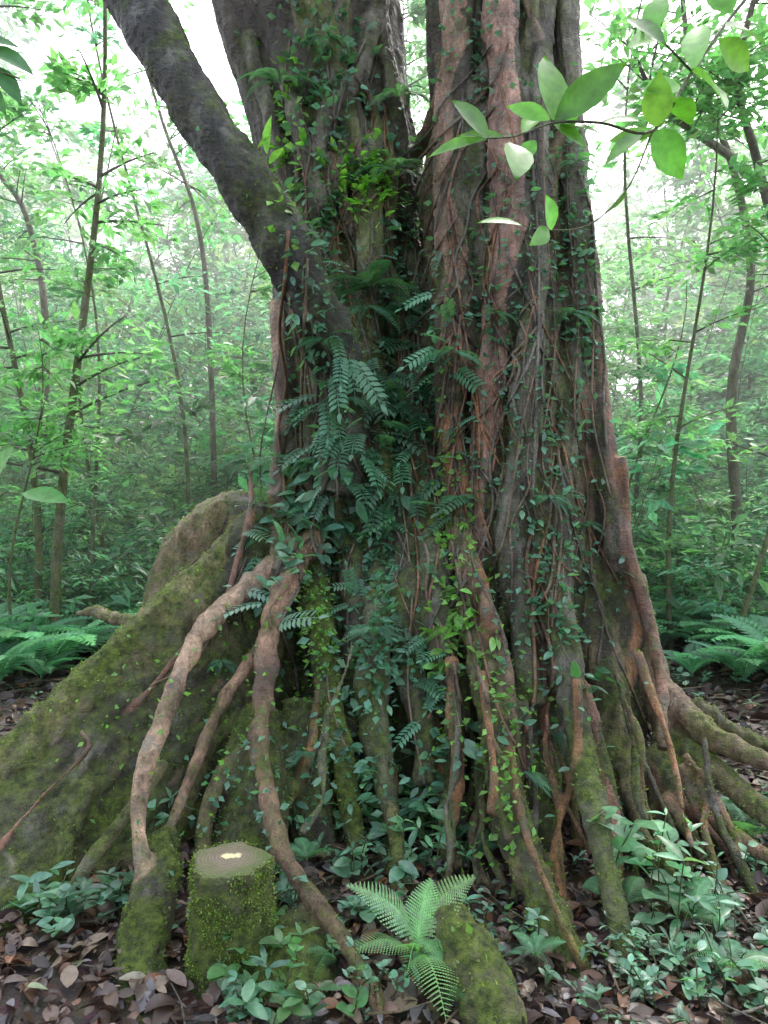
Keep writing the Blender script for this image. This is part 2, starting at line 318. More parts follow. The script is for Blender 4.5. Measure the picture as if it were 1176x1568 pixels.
rope([(1010,1190,3.4,20),(1050,1230,3.25,15),(1110,1275,3.05,14),(1170,1310,2.95,12),(1270,1370,2.75,10)],(.26,.15,.10),-.1)
rope([(1000,1150,3.5,30),(1060,1240,3.3,34),(1150,1320,3.1,30),(1250,1380,3.0,26)],DARK,.1,.03)
rope([(1015,1220,3.3,12),(1060,1290,3.05,11),(1110,1370,2.8,10),(1170,1450,2.6,8)],(.26,.15,.10),-.1)
rope([(950,1200,3.3,10),(985,1280,3.1,10),(1010,1370,2.8,9),(1000,1440,2.65,7)],(.24,.18,.1),.1)
rope([(600,1230,3.0,10),(606,1310,2.85,12),(600,1380,2.75,10)],BRN,.3)
rope([(1060,1075,3.9,14),(1130,1125,3.9,13),(1200,1150,3.9,12),(1290,1185,3.9,9)],BRN,.1)
for k in range(40):
    u=rng.uniform(450,1080); v=rng.uniform(980,1160) if u<1000 else rng.uniform(1110,1180); s=(u-700)/400; d=3.45-(.25 if k%2 else 0); rows=[]; ph=rng.random()*6
    for j in range(6):
        rows.append((u+9*math.sin(j*1.3+ph),v,d,rng.uniform(3,8))); u+=s*28+rng.normal()*10; v+=rng.uniform(45,75); d-=.10
    rope(rows,[RED,BRN,GREY,DARK,ORG][k%5],[-.3,0,.2][k%3],.02,8)
for k in range(9):
    a=math.radians(10+k*20); cx,cy=.25,4.35; pts=[]
    for t in np.linspace(0,1,7):
        r=.45+1.9*t**1.3; z=1.1*(1-t)**2.2-.02
        x=cx+math.cos(a+.15*math.sin(3*t+k))*r*1.1; y=cy+math.sin(a+.15*math.sin(3*t+k))*r
        pts.append((x,y,z+float(gz(x,y))-.02,.13*(1-t)+.03))
    q=cat(pts,6); ropes.append((q[:,:3],q[:,3],BRN,.1)); tube(stems,q[:,:3],q[:,3],10,(1,1,1))
for (p0,p1,p2,r) in [((-.9,5.1,5.6),(-1.9,5.3,7.2),(-3.6,5.6,8.6),.22),((-.8,5.0,5.9),(-.5,5.6,7.6),(.1,6.6,9.5),.25),((.8,4.7,6.0),(1.7,4.6,7.6),(3.2,4.9,9.0),.22),((.9,4.7,6.2),(.7,4.1,7.8),(.5,3.6,9.6),.2)]:
    q=cat([(*p0,r*1.3),(*p1,r),(*p2,r*.4)],8); tube(stems,q[:,:3],q[:,3],12,(1,1,1)); ropes.append((q[:,:3],q[:,3],GREY,.1))
raw=stems.build('raw_tree',None)
md=raw.modifiers.new('r','REMESH'); md.mode='VOXEL'; md.voxel_size=.011; md.use_smooth_shade=True
sm=raw.modifiers.new('s','SMOOTH'); sm.factor=.5; sm.iterations=1
dg=bpy.context.evaluated_depsgraph_get(); tm=bpy.data.meshes.new_from_object(raw.evaluated_get(dg)); bpy.data.objects.remove(raw)
nv=len(tm.vertices); print('tree verts',nv,time.time()-T0)
co=np.empty(nv*3,np.float32); tm.vertices.foreach_get('co',co); co=co.reshape(-1,3).astype(float)
no=np.empty(nv*3,np.float32); tm.vertices.foreach_get('normal',no); no=no.reshape(-1,3).astype(float)
RP=np.vstack([r[0] for r in ropes]); RR=np.concatenate([r[1] for r in ropes]); RI=np.concatenate([np.full(len(r[0]),i) for i,r in enumerate(ropes)])
kd=kdtree.KDTree(len(RP)*2)
for i in range(len(RP)-1):
    kd.insert(Vector(RP[i]),i)
    if RI[i]==RI[i+1]: kd.insert(Vector((RP[i]+RP[i+1])/2),i)
kd.insert(Vector(RP[-1]),len(RP)-1); kd.balance()
cols=np.array([(*r[2],r[3]) for r in ropes]); C=np.empty((nv,4)); dis=np.empty(nv)
base=np.array([.06,.05,.04,.08])  # bark between the cords, darkened to paint in crevice shade
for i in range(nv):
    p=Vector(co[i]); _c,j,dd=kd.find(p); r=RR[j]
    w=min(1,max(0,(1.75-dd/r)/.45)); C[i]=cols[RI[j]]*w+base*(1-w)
    dis[i]=.026*(.5-abs(noise.noise(Vector((p.x*9,p.y*9,p.z*1.7)))*1.6))+.010*noise.noise(Vector((p.x*19,p.y*19,p.z*6)))+.006*noise.noise(p*44)
    if r<.05: dis[i]*=.2+.8*max(0,r-.02)/.03
    if RI[j]>0: C[i,:3]*=1+.8*min(1,max(0,(p.z-2.7)/1.8))  # higher bark lightened: paler stem tone plus a painted hazy wash
C[:,3]+=.30*np.clip((1.6-co[:,2])/1.4,0,1)
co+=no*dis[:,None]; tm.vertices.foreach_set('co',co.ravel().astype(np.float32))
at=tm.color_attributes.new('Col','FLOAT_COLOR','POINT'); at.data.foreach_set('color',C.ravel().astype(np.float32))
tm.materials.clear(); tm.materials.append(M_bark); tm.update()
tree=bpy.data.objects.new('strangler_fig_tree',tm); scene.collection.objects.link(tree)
tbvh=BVHTree.FromPolygons([tuple(p) for p in co],[tuple(p.vertices) for p in tm.polygons])
print('tree done',time.time()-T0)
def cv(base,n,var=.25,hue=.12):
    b=np.array(base)[None]*(1+var*(rng.random((n,1))*2-1)); return np.clip(b*(1+hue*(rng.random((n,3))*2-1)),0,1)
def rdir(n,up=.0):
    a=rng.random(n)*2*math.pi; return np.stack([np.cos(a),np.sin(a),np.full(n,up)+.3*rng.normal(size=n)],1)
def upn(n,j=.4): return np.array([0,0,1.])+rng.normal(size=(n,3))*j
mb=MB(); idx=rng.choice(nv,min(nv,220000),replace=False); idx=idx[np.linalg.norm(co[idx]-[0,2.5,1],axis=1)<3.0]; mo=C[idx,3]+.4*no[idx,2]
nn=np.array([noise.noise(Vector(co[i])*3.1)+.5*noise.noise(Vector(co[i])*9) for i in idx]); keep=idx[(mo+nn*1.3)>.38]
n=len(keep); inst(mb,leaf4,co[keep]-no[keep]*.002,no[keep]+rng.normal(size=(n,3))*.7,rng.normal(size=(n,3)),.006+.014*rng.random(n),.005+.005*rng.random(n),cv((.14,.21,.04),n,.5))
mb.build('moss',M_leaf,False,tree)
mb=MB(); CY=(.11,.25,.16); DG=(.06,.15,.08); LG=(.18,.38,.09); 
def climb(u,v,su,sv,n,kind,L,col,hang=.7):
    for _i in range(n):
        uu=u+rng.normal()*su; vv=v+rng.normal()*sv; h=hit(tbvh,uu,vv)
        if h[0] is None: continue
        p=np.array(h[0]); nr=np.array(h[1]); out=nr+np.array([rng.normal()*.6,0,rng.normal()*.4-hang*.5])
        l=L*(.6+.8*rng.random()); c=cv(col,1,.4)
        if kind=='leaf': inst(mb,leafD,p+nr*.02,out,np.array([0,-.4,1])+rng.normal(size=3)*.4,l,l*.42,c)
        elif kind=='pin': inst(mb,pinn,p,out,np.array([0,-.5,1])+rng.normal(size=3)*.3,l,l,c)
        elif kind=='tiny': inst(mb,leaf4,p+nr*.01,out,nr+rng.normal(size=3)*.6,l,l*.6,c)
def tuft(u,v,n,L,col,T,hang=0.0,wr=1.0):
    h=hit(tbvh,u,v)
    if h[0] is None: return
    p=np.array(h[0]); 
    for k in range(n):
        a=math.pi*(k+.5)/n+rng.normal()*.15; d=np.array([math.cos(a)*1.2,-.7-.3*rng.random(),.35*math.sin(a)+rng.normal()*.2-hang]); l=L*(.7+.5*rng.random())
        inst(mb,T,p+[0,-.01,0],d,np.array([0,-.45,1])+rng.normal(size=3)*.15,l,l*wr,cv(col,1,.3))
for (u,v,n,L,c,hg) in [(570,445,13,.36,DG,.05),(560,470,7,.28,CY,.4),(500,520,5,.22,DG,.2),(620,470,6,.25,CY,.2),(560,720,6,.24,CY,.1),(430,130,7,.3,CY,.1),(610,150,8,.26,CY,.1),(600,265,9,.28,CY,.1),(640,350,8,.26,CY,.1),(690,540,5,.2,CY,.3),(600,600,6,.22,CY,.4),(530,610,6,.2,CY,.5),(640,650,6,.2,CY,.5),(520,800,6,.18,CY,.4),(660,1050,6,.17,CY,.3),(575,960,6,.17,CY,.3),(480,700,6,.2,CY,.5),(690,960,6,.16,LG,.3),(800,1180,5,.16,CY,.2),(700,760,6,.15,CY,.4),(870,480,5,.2,CY,.4),(840,760,5,.15,CY,.4),(460,300,6,.2,CY,.3),(500,60,6,.22,CY,.3),(880,250,6,.18,CY,.3),(760,480,5,.14,CY,.4),(900,800,5,.15,CY,.3),(420,700,6,.18,CY,.3),(600,1100,6,.14,LG,.2),(470,1150,6,.14,CY,.2),(860,1120,5,.14,CY,.2),(340,1010,5,.13,CY,.2),(650,230,7,.22,CY,.1)]: tuft(u,v,n,L,c,frondM,hg)
climb(575,560,50,60,34,'pin',.20,CY); climb(610,680,45,80,50,'pin',.18,CY); climb(500,640,25,70,24,'pin',.17,CY)
climb(670,560,25,80,24,'pin',.15,CY); climb(480,770,35,40,85,'leaf',.11,(.13,.28,.19),.8); climb(455,830,25,50,70,'leaf',.10,(.13,.28,.19),.9)
climb(400,790,20,70,18,'pin',.17,CY); climb(590,800,50,90,40,'pin',.12,CY)
climb(580,860,12,110,320,'tiny',.045,CY); climb(700,960,22,40,60,'leaf',.07,LG); climb(690,850,20,120,220,'tiny',.045,LG); climb(590,1000,25,60,80,'leaf',.05,CY)
climb(850,700,25,130,170,'leaf',.05,CY); climb(860,350,25,110,150,'leaf',.055,CY); climb(890,450,12,120,120,'tiny',.05,CY)
climb(500,120,40,100,320,'tiny',.06,CY); climb(560,280,28,28,200,'leaf',.07,(.22,.46,.10),.1); climb(490,330,25,60,110,'leaf',.065,CY)
climb(440,210,15,80,80,'tiny',.06,LG); climb(610,330,20,60,120,'leaf',.06,CY); climb(470,480,30,60,60,'leaf',.06,CY)
climb(640,480,25,50,60,'leaf',.06,CY); climb(560,1010,60,40,120,'tiny',.05,CY); climb(660,1060,14,50,24,'pin',.12,CY); climb(480,960,20,50,300,'tiny',.03,LG)
climb(440,240,25,10,16,'leaf',.12,LG,0); climb(860,930,20,30,40,'leaf',.07,CY); climb(720,60,30,60,90,'tiny',.05,CY); climb(800,560,60,250,400,'tiny',.04,CY)
climb(590,600,90,200,800,'tiny',.04,CY); climb(760,1150,40,120,260,'tiny',.035,LG); climb(300,1050,120,90,160,'tiny',.03,LG)
climb(640,1180,60,30,80,'leaf',.06,CY); climb(720,1120,10,20,8,'leaf',.1,CY); climb(820,900,60,120,200,'tiny',.04,CY); climb(750,400,60,150,160,'tiny',.045,CY)
climb(900,1040,16,12,8,'leaf',.14,DG); climb(420,1200,80,60,200,'tiny',.035,CY); climb(520,1150,30,60,80,'leaf',.06,CY); climb(850,1000,60,120,80,'leaf',.05,CY)
mb.build('climbing_plants',M_leaf,True,tree)
mb=MB()
def vine(pts,r=.005,col=BRN,off=.015):
    out=[]; ld=None
    P2=cat([(a,b,0) for a,b in pts],8)
    for (u,v,_z) in P2:
        h=hit(tbvh,u,v)[0]; d=h.y-off-.02*random.random() if h is not None else (ld or 4.2)
        if ld and abs(d-ld)>.10: d=ld+math.copysign(.05,d-ld)
        ld=d; out.append(S(u,v,d))
    tube(mb,out,np.full(len(out),r),6,(*col,-.2))
vine([(430,500),(425,560),(400,680),(395,780),(360,900),(300,1010),(230,1050)],.005)
vine([(440,560),(455,700),(440,820)],.006,RED); vine([(700,330),(650,420),(640,520),(655,640),(690,740)],.006)
vine([(830,140),(835,330),(850,520),(830,700),(860,800),(845,960)],.006); vine([(870,330),(885,480),(880,640),(900,760),(880,860),(875,980)],.005)
vine([(895,380),(908,500),(908,640),(935,760)],.006,BRN); vine([(810,180),(825,400),(820,640),(815,760)],.008,GREY)
vine([(560,60),(520,160),(505,300),(560,420),(590,560)],.008,GREY); vine([(455,200),(470,330),(440,430),(470,560),(490,700)],.006,RED)
vine([(640,560),(655,700),(700,860),(730,960),(760,1080),(800,1170),(810,1280)],.006,RED); vine([(690,690),(735,830),(830,900),(840,1000)],.004,RED)
vine([(500,560),(480,700),(505,860),(500,1000)],.005); vine([(610,720),(630,900),(625,1060),(650,1200)],.005)
for k in range(110):
    rt=rng.random()<.6
    u=rng.uniform(670,900) if rt else rng.uniform(440,640); v=rng.uniform(30,800); L=min(rng.uniform(200,600),1200-v); pts=[(u,v)]; c0=775 if rt else 530; dx=rng.normal()*12
    for j in range(6): pts.append((pts[-1][0]+rng.normal()*15+dx+(pts[-1][0]-c0)*.03,pts[-1][1]+L/6))
    if any(hit(tbvh,a,b)[0] is None for a,b in pts): continue
    vine(pts,rng.uniform(.003,.009),[GREY,BRN,DARK,RED,BRN,GREY,ORG][k%7],.008)
mb.build('aerial_roots',M_bark,True,tree)
mb=MB()
for c in [(-3.6,5.6,8.8),(.1,6.8,9.8),(3.2,4.9,9.3)]:
    n=700; p=np.array(c)+rng.normal(size=(n,3))*[.9,.9,.5]; inst(mb,leaf4,p,rdir(n,-.2),upn(n),.14,.07,cv((.05,.11,.03),n))
mb.build('crown_leaves',M_leaf,False,tree)
# ---------------- ground
g=np.sinh(np.linspace(-1,1,261)*4.6)/math.sinh(4.6)*150
X,Y=np.meshgrid(g,g+3.0,indexing='ij'); Z=gz(X,Y)
near=np.hypot(X,Y-3)<12
Zn=np.array([noise.noise(Vector((x*3,y*3,0)))*.03+noise.noise(Vector((x*11,y*11,5)))*.012 if k else 0 for x,y,k in zip(X.ravel(),Y.ravel(),near.ravel())]).reshape(X.shape)
V=np.stack([X,Y,Z+Zn-.01],-1).reshape(-1,3); n=261; ii,jj=np.meshgrid(np.arange(n-1),np.arange(n-1),indexing='ij'); a=(ii*n+jj).ravel()
mb=MB(); mb.add(V,np.vstack([np.stack([a,a+n,a+n+1],1),np.stack([a,a+n+1,a+1],1)]),(1,1,1))
m,nt=newmat('forest_soil'); tc=nt.nodes.new('ShaderNodeTexCoord'); ob=tc.outputs['Object']
vo=N(nt,'ShaderNodeTexVoronoi',Scale=16.0); nt.links.new(ob,vo.inputs[0])
c=mix(nt,noi(nt,ob,6,8),(.02,.014,.012),(.10,.065,.05)); c=mix(nt,.35,c,mix(nt,1.0,vo.outputs['Color'],(.14,.10,.09),'MULTIPLY'))
c=mix(nt,mrange(nt,noi(nt,ob,.9,5),.5,.7,0,.6),c,(.03,.045,.015))
bp=N(nt,'ShaderNodeBump',Strength=.8,Distance=.03); nt.links.new(mth(nt,'ADD',vo.outputs['Distance'],noi(nt,ob,40,6)),bp.inputs['Height'])
p=N(nt,'ShaderNodeBsdfPrincipled',Roughness=.7); nt.links.new(c,p.inputs['Base Color']); nt.links.new(bp.outputs[0],p.inputs['Normal'])
o=N(nt,'ShaderNodeOutputMaterial'); nt.links.new(p.outputs[0],o.inputs[0])
mb.build('ground',m,True)
# ---------------- leaf litter
mb=MB(); pal=np.array([(.12,.07,.045),(.08,.05,.045),(.15,.105,.09),(.06,.042,.04),(.13,.12,.13),(.19,.09,.05),(.045,.03,.022),(.24,.18,.13),(.08,.05,.035),(.10,.075,.06)])
def litter(n,xr,yr,s0,s1,dk=1):
    x=rng.uniform(*xr,n); y=rng.uniform(*yr,n); L=s0+(s1-s0)*rng.random(n)**2
    p=np.stack([x,y,gz(x,y)+.005+.03*rng.random(n)],1); d=rdir(n); d[:,2]*=.6
    c=pal[rng.integers(0,len(pal),n)]*(.4+.8*rng.random((n,1)))*dk; h=n//3
    W=L*rng.uniform(.25,.6,n)
    inst(mb,leafC,p[:h],d[:h],upn(h,.5),L[:h],W[:h],c[:h]); inst(mb,leafD,p[h:2*h],d[h:2*h],upn(h,.4),L[h:2*h],W[h:2*h],c[h:2*h]); inst(mb,leafK,p[2*h:],d[2*h:],upn(n-2*h,.6),L[2*h:],W[2*h:],c[2*h:])
litter(20000,(-2.6,2.6),(1.2,4.2),.025,.105); litter(13000,(-7,7),(3.6,9),.06,.15,.8); litter(3000,(-9,9),(-3,12),.1,.2,.8)
n=130; x=rng.uniform(-2.5,2.5,n); y=rng.uniform(1.6,6,n); inst(mb,leafD,np.stack([x,y,gz(x,y)+.03],1),rdir(n),upn(n,.25),.09,.045,cv((.26,.27,.18),n,.5))
mb.build('leaf_litter',M_lit,True)
mb=MB()
for k in range(620):
    x=rng.uniform(-3,3); y=rng.uniform(1.4,7); a=rng.random()*6.3; L=rng.uniform(.08,.5)
    q=[np.array([x+math.cos(a+.4*t)*L*t,y+math.sin(a+.4*t)*L*t,float(gz(x,y))+.03+.02*t]) for t in np.linspace(0,1,5)]
    tube(mb,q,np.linspace(.006,.002,5)*rng.uniform(.6,1.5),5,(*random.choice([BRN,GREY,DARK]),-.3))
mb.build('fallen_twigs',M_bark2,True)
# ---------------- mossy stump
def stump():
    mb=MB(); c=S(352,1316,2.36); r=.128; z0=float(gz(c[0],c[1]))-.06; zt=c[2]; sd=72; rings=34
    vs=[];al=[]
    for i in range(rings+1):
        t=i/rings; z=z0+(zt-z0)*t
        for j in range(sd):
            a=j/sd*2*math.pi; rr=r*(1+.22*(1-t)**4+.04*math.sin(3*a+1)+.03*math.sin(5*a))
            rr+=.014*noise.noise(Vector((math.cos(a)*5,math.sin(a)*5,z*12)))+.008*noise.noise(Vector((math.cos(a)*14,math.sin(a)*14,z*40)))
            if i==rings: rr-=.006
            vs.append((c[0]+math.cos(a)*rr,c[1]+math.sin(a)*rr,z)); al.append(1.0-.6*max(0,t-.85)/.15)
    f=[]
    for i in range(rings):
        for j in range(sd):
            a=i*sd+j;b=i*sd+(j+1)%sd; f+=[(a,b,b+sd),(a,b+sd,a+sd)]
    col=np.array([(.13,.11,.06,k) for k in al]); mb.add(vs,f,col)
    ob=mb.build('tree_stump',M_bark,True)
    m,nt=newmat('cut_wood'); tc=nt.nodes.new('ShaderNodeTexCoord'); ob2=tc.outputs['Object']
    mp=nt.nodes.new('ShaderNodeMapping'); mp.vector_type='TEXTURE'; mp.inputs['Location'].default_value=(c[0]-.01,c[1]+.005,zt); nt.links.new(ob2,mp.inputs[0])
    w=N(nt,'ShaderNodeTexWave',Scale=28.0,Distortion=3.5); w.wave_type='RINGS'; w.rings_direction='Z'; w.inputs['Detail Scale'].default_value=3; nt.links.new(mp.outputs[0],w.inputs[0])
    ln=nt.nodes.new('ShaderNodeVectorMath'); ln.operation='LENGTH'; nt.links.new(mp.outputs[0],ln.inputs[0])
    rad=mth(nt,'MULTIPLY_ADD',noi(nt,ob2,16,5),.12,mth(nt,'ADD',ln.outputs['Value'],-.06))
    cc=mix(nt,mrange(nt,w.outputs[1],0,1,0,.6),(.21,.17,.12),(.10,.085,.05)); cc=mix(nt,mrange(nt,rad,.022,.032,1,0),cc,(.66,.62,.34)); cc=mix(nt,mrange(nt,rad,.05,.12,0,.95),cc,(.09,.12,.035))
    p=N(nt,'ShaderNodeBsdfPrincipled',Roughness=.75); nt.links.new(cc,p.inputs['Base Color']); bp=N(nt,'ShaderNodeBump',Strength=.4,Distance=.006); nt.links.new(mth(nt,'ADD',w.outputs[1],noi(nt,ob2,70,5)),bp.inputs['Height']); nt.links.new(bp.outputs[0],p.inputs['Normal'])
    o=N(nt,'ShaderNodeOutputMaterial'); nt.links.new(p.outputs[0],o.inputs[0])
    mb=MB(); vs2=[]; f=[]; R=10
    edge=np.array(vs[rings*sd:]); cen=edge.mean(0)
    for i in range(R+1):
        t=i/R; e=cen+(edge-cen)*t; e[:,2]+=.004+.004*(1-t)+np.array([.006*noise.noise(Vector(q)*25) for q in e])*(t<1); 
        if i==R: e[:,2]-=.006
        vs2.append(e)
    for i in range(R):
        for j in range(sd):
            a=i*sd+j;b=i*sd+(j+1)%sd; f+=[(a,a+sd,b+sd),(a,b+sd,b)]
    mb.add(np.vstack(vs2),f,(1,1,1)); mb.build('cut_top',m,True,ob)
    mb=MB(); n=15000; i=rng.integers(0,len(vs),n); p=np.array(vs)[i]+rng.normal(size=(n,3))*.004; nr=norm((p-c)*[1,1,0])
    k=np.array([noise.noise(Vector(q)*11) for q in p])>-.15; p=p[k];nr=nr[k];n=len(p)
    inst(mb,leaf4,p-nr*.002,nr+rng.normal(size=(n,3))*.6+[0,0,-.2],rng.normal(size=(n,3)),.004+.009*rng.random(n),.005,cv((.16,.24,.045),n,.6)); mb.build('moss',M_leaf,False,ob)
stump()
# ---------------- ferns
def fern(u,v,n,L,col,name='fern',T=frondN,tilt=.7,az=None,tl=None,mat=None):
    p=G(u,v); mb=MB()
    for k in range(n):
        a=k/n*2*math.pi+rng.normal()*.25 if az is None else az[k]
        d=np.array([math.cos(a),math.sin(a),(tilt+rng.normal()*.15) if tl is None else tl[k]]); l=L*(.75+.4*rng.random())
        inst(mb,T,p+[0,0,.03],d,np.array([-math.cos(a)*.8,-math.sin(a)*.8,1]),l,l,cv(col,1,.2))
    return mb.build(name,mat or M_leaf,False)
fern(640,1480,7,.32,(.26,.50,.22),az=[-1.35,-1.75,2.75,-.3,3.4,.6,1.2],tl=[.3,.8,1.3,.7,.5,1.4,2.6])
fern(705,1530,5,.20,(.14,.36,.16),az=[-1.2,-.5,.6,2.4,-2.0],tl=[.4,.6,1,1,.5])
for (u,v,n_,L) in [(600,1290,6,.22),(1150,1300,6,.30),(1060,1420,6,.22),(420,1350,5,.16),(870,1250,6,.18),(510,1480,6,.16),(1120,1500,7,.2),(60,1400,6,.18),(470,1330,6,.17),(720,1330,6,.18),(960,1400,6,.17),(180,1380,6,.15),(820,1480,6,.15),(640,1240,6,.2)]:
    fern(u,v,n_,L,(.14,.32,.17))
for (u,v,L) in [(20,1010,1.0),(95,985,.95),(160,960,.9),(60,960,1.1),(0,960,1.1),(200,950,.8),(1050,985,1.0),(1100,1010,.9),(1150,1000,1.1),(1015,1000,.7),(1075,960,1.0),(1170,960,1.1),(1140,1050,.6),(1060,1040,.5),(1000,960,.9)]:
    fern(u,v,13,L,(.14,.30,.20),T=frondM,tilt=1.3,mat=M_bg)
# ---------------- seedlings / herbs
mb=MB()
def herb(p,h,n,L,col,wr=.5):
    st=cat([(*p,0),(*(p+[rng.normal()*.02,rng.normal()*.02,h*.5]),0),(*(p+[rng.normal()*.04,rng.normal()*.04,h]),0)],3)[:,:3]
    tube(mb,st,np.full(len(st),.0025),4,(.08,.1,.04,0))
    ks=rng.random(n)**.5; pos=np.array([st[min(len(st)-1,int(k*len(st)))] for k in ks]); d=rdir(n,.25); l=L*(.6+.6*rng.random(n))
    inst(mb,leafD,pos,d,upn(n,.25)+[0,-.15,0],l,l*wr*rng.uniform(.7,1.2),cv(np.array(col)*rng.uniform(.6,1.35),n,.2))
BG=(.13,.27,.18)
for (u,v,su,sv,n,h,L,c) in [(590,1260,40,25,16,.2,.10,(.24,.44,.26)),(600,1340,50,30,18,.14,.09,BG),(470,1230,30,20,10,.2,.08,BG),(660,1320,40,40,14,.14,.075,(.2,.4,.22)),(680,1290,14,12,3,.16,.12,(.18,.36,.22)),
  (430,1400,30,30,14,.16,.07,BG),(420,1520,50,30,22,.12,.06,(.11,.26,.10)),(590,1420,30,20,9,.1,.07,BG),(1100,1400,60,40,26,.12,.06,BG),(1080,1500,70,50,34,.1,.05,BG),(960,1480,50,40,16,.08,.045,BG),(820,1200,20,30,10,.2,.07,BG),(800,1450,40,30,12,.1,.06,BG),
  (1000,1390,40,20,12,.24,.11,(.16,.34,.19)),(160,1400,70,40,14,.1,.06,BG),(200,1260,30,40,8,.2,.09,BG),(90,1420,30,40,10,.1,.08,BG),(960,1540,60,20,12,.06,.05,BG),(1140,1300,40,30,14,.12,.06,BG),(560,1540,40,15,8,.1,.05,BG),(400,1560,60,10,10,.1,.06,BG),(700,1400,80,80,18,.08,.045,BG),(1080,1060,60,20,20,.12,.08,BG),(120,960,70,20,30,.12,.08,BG)]:
    for k in range(n):
        uu,vv=u+rng.normal()*su,max(900,v+rng.normal()*sv); herb(G(uu,vv),h*(.5+rng.random()),int(rng.integers(5,10)),L*(.5+.8*rng.random()),c,rng.choice([.32,.45,.6]))
for k in range(420):
    x,y=rng.uniform(-3,3),rng.uniform(1.3,7.5); 
    if noise.noise(Vector((x*1.3,y*1.3,2)))>.18: herb(np.array([x,y,float(gz(x,y))]),.06,5,.045,BG)
mb.build('seedling_plants',M_leaf,True)
# ---------------- understory ferns (mass)
mb=MB()
for k in range(560):
    y=rng.uniform(6.0,14); x=rng.uniform(-.85,.85)*y+rng.normal()*.5
    if y<7.2 and abs(x)<y*.36+.5 : continue
    z=float(gz(x,y)); n=10; a=rng.random(n)*6.3; L=rng.uniform(.6,1.15)
    if y<7 and x>-3 and x<3.4: L*=.6
    d=np.stack([np.cos(a),np.sin(a),rng.uniform(.7,1.7,n)],1); t=y/14  # t pales the farther fronds, haze mixed into their colour
    inst(mb,frondM if y<9 else frondF,np.array([x,y,z+.05])*np.ones((n,3)),d,np.stack([-np.cos(a)*.6,-np.sin(a)*.6,np.ones(n)],1),L,L,cv((.15+.05*t,.32+.06*t,.20+.05*t),n,.3))
mb.build('fern_undergrowth',M_bg,False)
# ---------------- forest
def spray(mbl,p0,d0,L,n,ls,col,mbw=None,rw=.006,wr=.42):
    d0=norm(np.asarray(d0,float)); sg=np.array([-d0[1],d0[0],0]); sg=norm(sg)
    t=.15+.85*rng.random(n); lat=(rng.random(n)*2-1)*L*.45*np.sin(np.clip(t,0,1)*2.6)
    p=p0+d0*(t*L)[:,None]+sg*lat[:,None]; p[:,2]+= -.18*L*t*t-.25*np.abs(lat)+rng.normal(size=n)*L*.05
    dr=d0*.7+sg*np.sign(lat)[:,None]*rng.random((n,1))*1.2+rng.normal(size=(n,3))*.3; dr[:,2]-=.25
    l=ls*(.5+.9*rng.random(n)); inst(mbl,leaf4,p,dr,upn(n,.5),l,l*wr,cv(col,n,.35,.15))
    if mbw is not None:
        q=np.array([p0+d0*L*s+np.array([0,0,-.18*L*s*s]) for s in np.linspace(0,.95,5)]); tube(mbw,q,np.linspace(rw,rw*.3,5),4,(.12,.10,.08,0))
def tree_s(mbl,mbw,x,y,h,r,nb,nl,ls,col,h0=.15,bl=1.0,lean=.06,wc=(.20,.18,.14,.1),wr=.42):
    z=float(gz(x,y)); lx,ly=rng.normal()*lean,rng.normal()*lean; ph=rng.random()*6; cw=.05+.11*rng.random()
    q=np.array([[x+lx*h*t+cw*h**.5*math.sin(5*t+ph)+lx*h*t*t,y+ly*h*t,z-.05+h*t] for t in np.linspace(0,1,14)])
    tube(mbw,q,r*(1-.8*np.linspace(0,1,14)),7,wc)
    for k in range(nb):
        t=h0+(1-h0)*rng.random(); p=np.array([np.interp(t,np.linspace(0,1,14),q[:,i]) for i in range(3)])
        a=rng.random()*6.3; spray(mbl,p,(math.cos(a),math.sin(a),.35+rng.normal()*.25),bl*(.5+.8*rng.random())*(1.15-.6*t),nl,ls,col,mbw,r*.25+.003,wr)
for (u,d,h,r,nb,bl,ls) in [(108,7.0,7.5,.055,18,1.0,.14),(12,7.5,7,.045,16,1.1,.13),(1040,7.5,6,.03,16,.9,.13),(1135,7.0,5,.03,14,.9,.13),(150,8.5,6,.03,12,.9,.13),(400,8.6,5,.02,8,.7,.12),(45,6.6,3.2,.018,12,.8,.12),(985,7.8,4,.02,8,.6,.12)]:
    a=MB();b=MB(); tree_s(a,b,(u-588)/F*d,d,h,r,nb,48,ls,(.18,.36,.15),.25,bl,.02,(.19,.18,.11,.45))
    w=b.build('sapling_tree',M_bark2,True); a.build('leaves',M_bg,False,w)
A=MB();B=MB()
def colr(y):  # leaf colour pales with distance, painting haze into the foliage
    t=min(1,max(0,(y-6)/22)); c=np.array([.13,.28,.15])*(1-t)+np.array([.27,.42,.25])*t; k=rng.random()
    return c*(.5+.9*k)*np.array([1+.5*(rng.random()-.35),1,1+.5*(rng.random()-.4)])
for k in range(250):
    y=rng.uniform(7.2,12); x=rng.uniform(-.75,.75)*y
    big=rng.random()<.25
    tree_s(A,B,x,y,rng.uniform(.8,3.6),.009,10,22 if big else 44,.21 if big else .10,colr(y),.1,.8,.2,wr=.36)
for k in range(140):
    y=rng.uniform(11,19); x=rng.uniform(-.75,.75)*y
    tree_s(A,B,x,y,rng.uniform(1.5,8.0),.014,19,52,.15,colr(y),.05,1.7,.2)
for k in range(84):
    y=rng.uniform(18,32); x=rng.uniform(-.75,.75)*y
    tree_s(A,B,x,y,rng.uniform(5,14),.06,26,64,.28,colr(y),.03,3.0,.12)
for k in range(50):
    y=rng.uniform(32,46); x=rng.uniform(-.8,.8)*y
    tree_s(A,B,x,y,rng.uniform(11,19),.12,26,60,.5,colr(y),.03,4.8,.06)
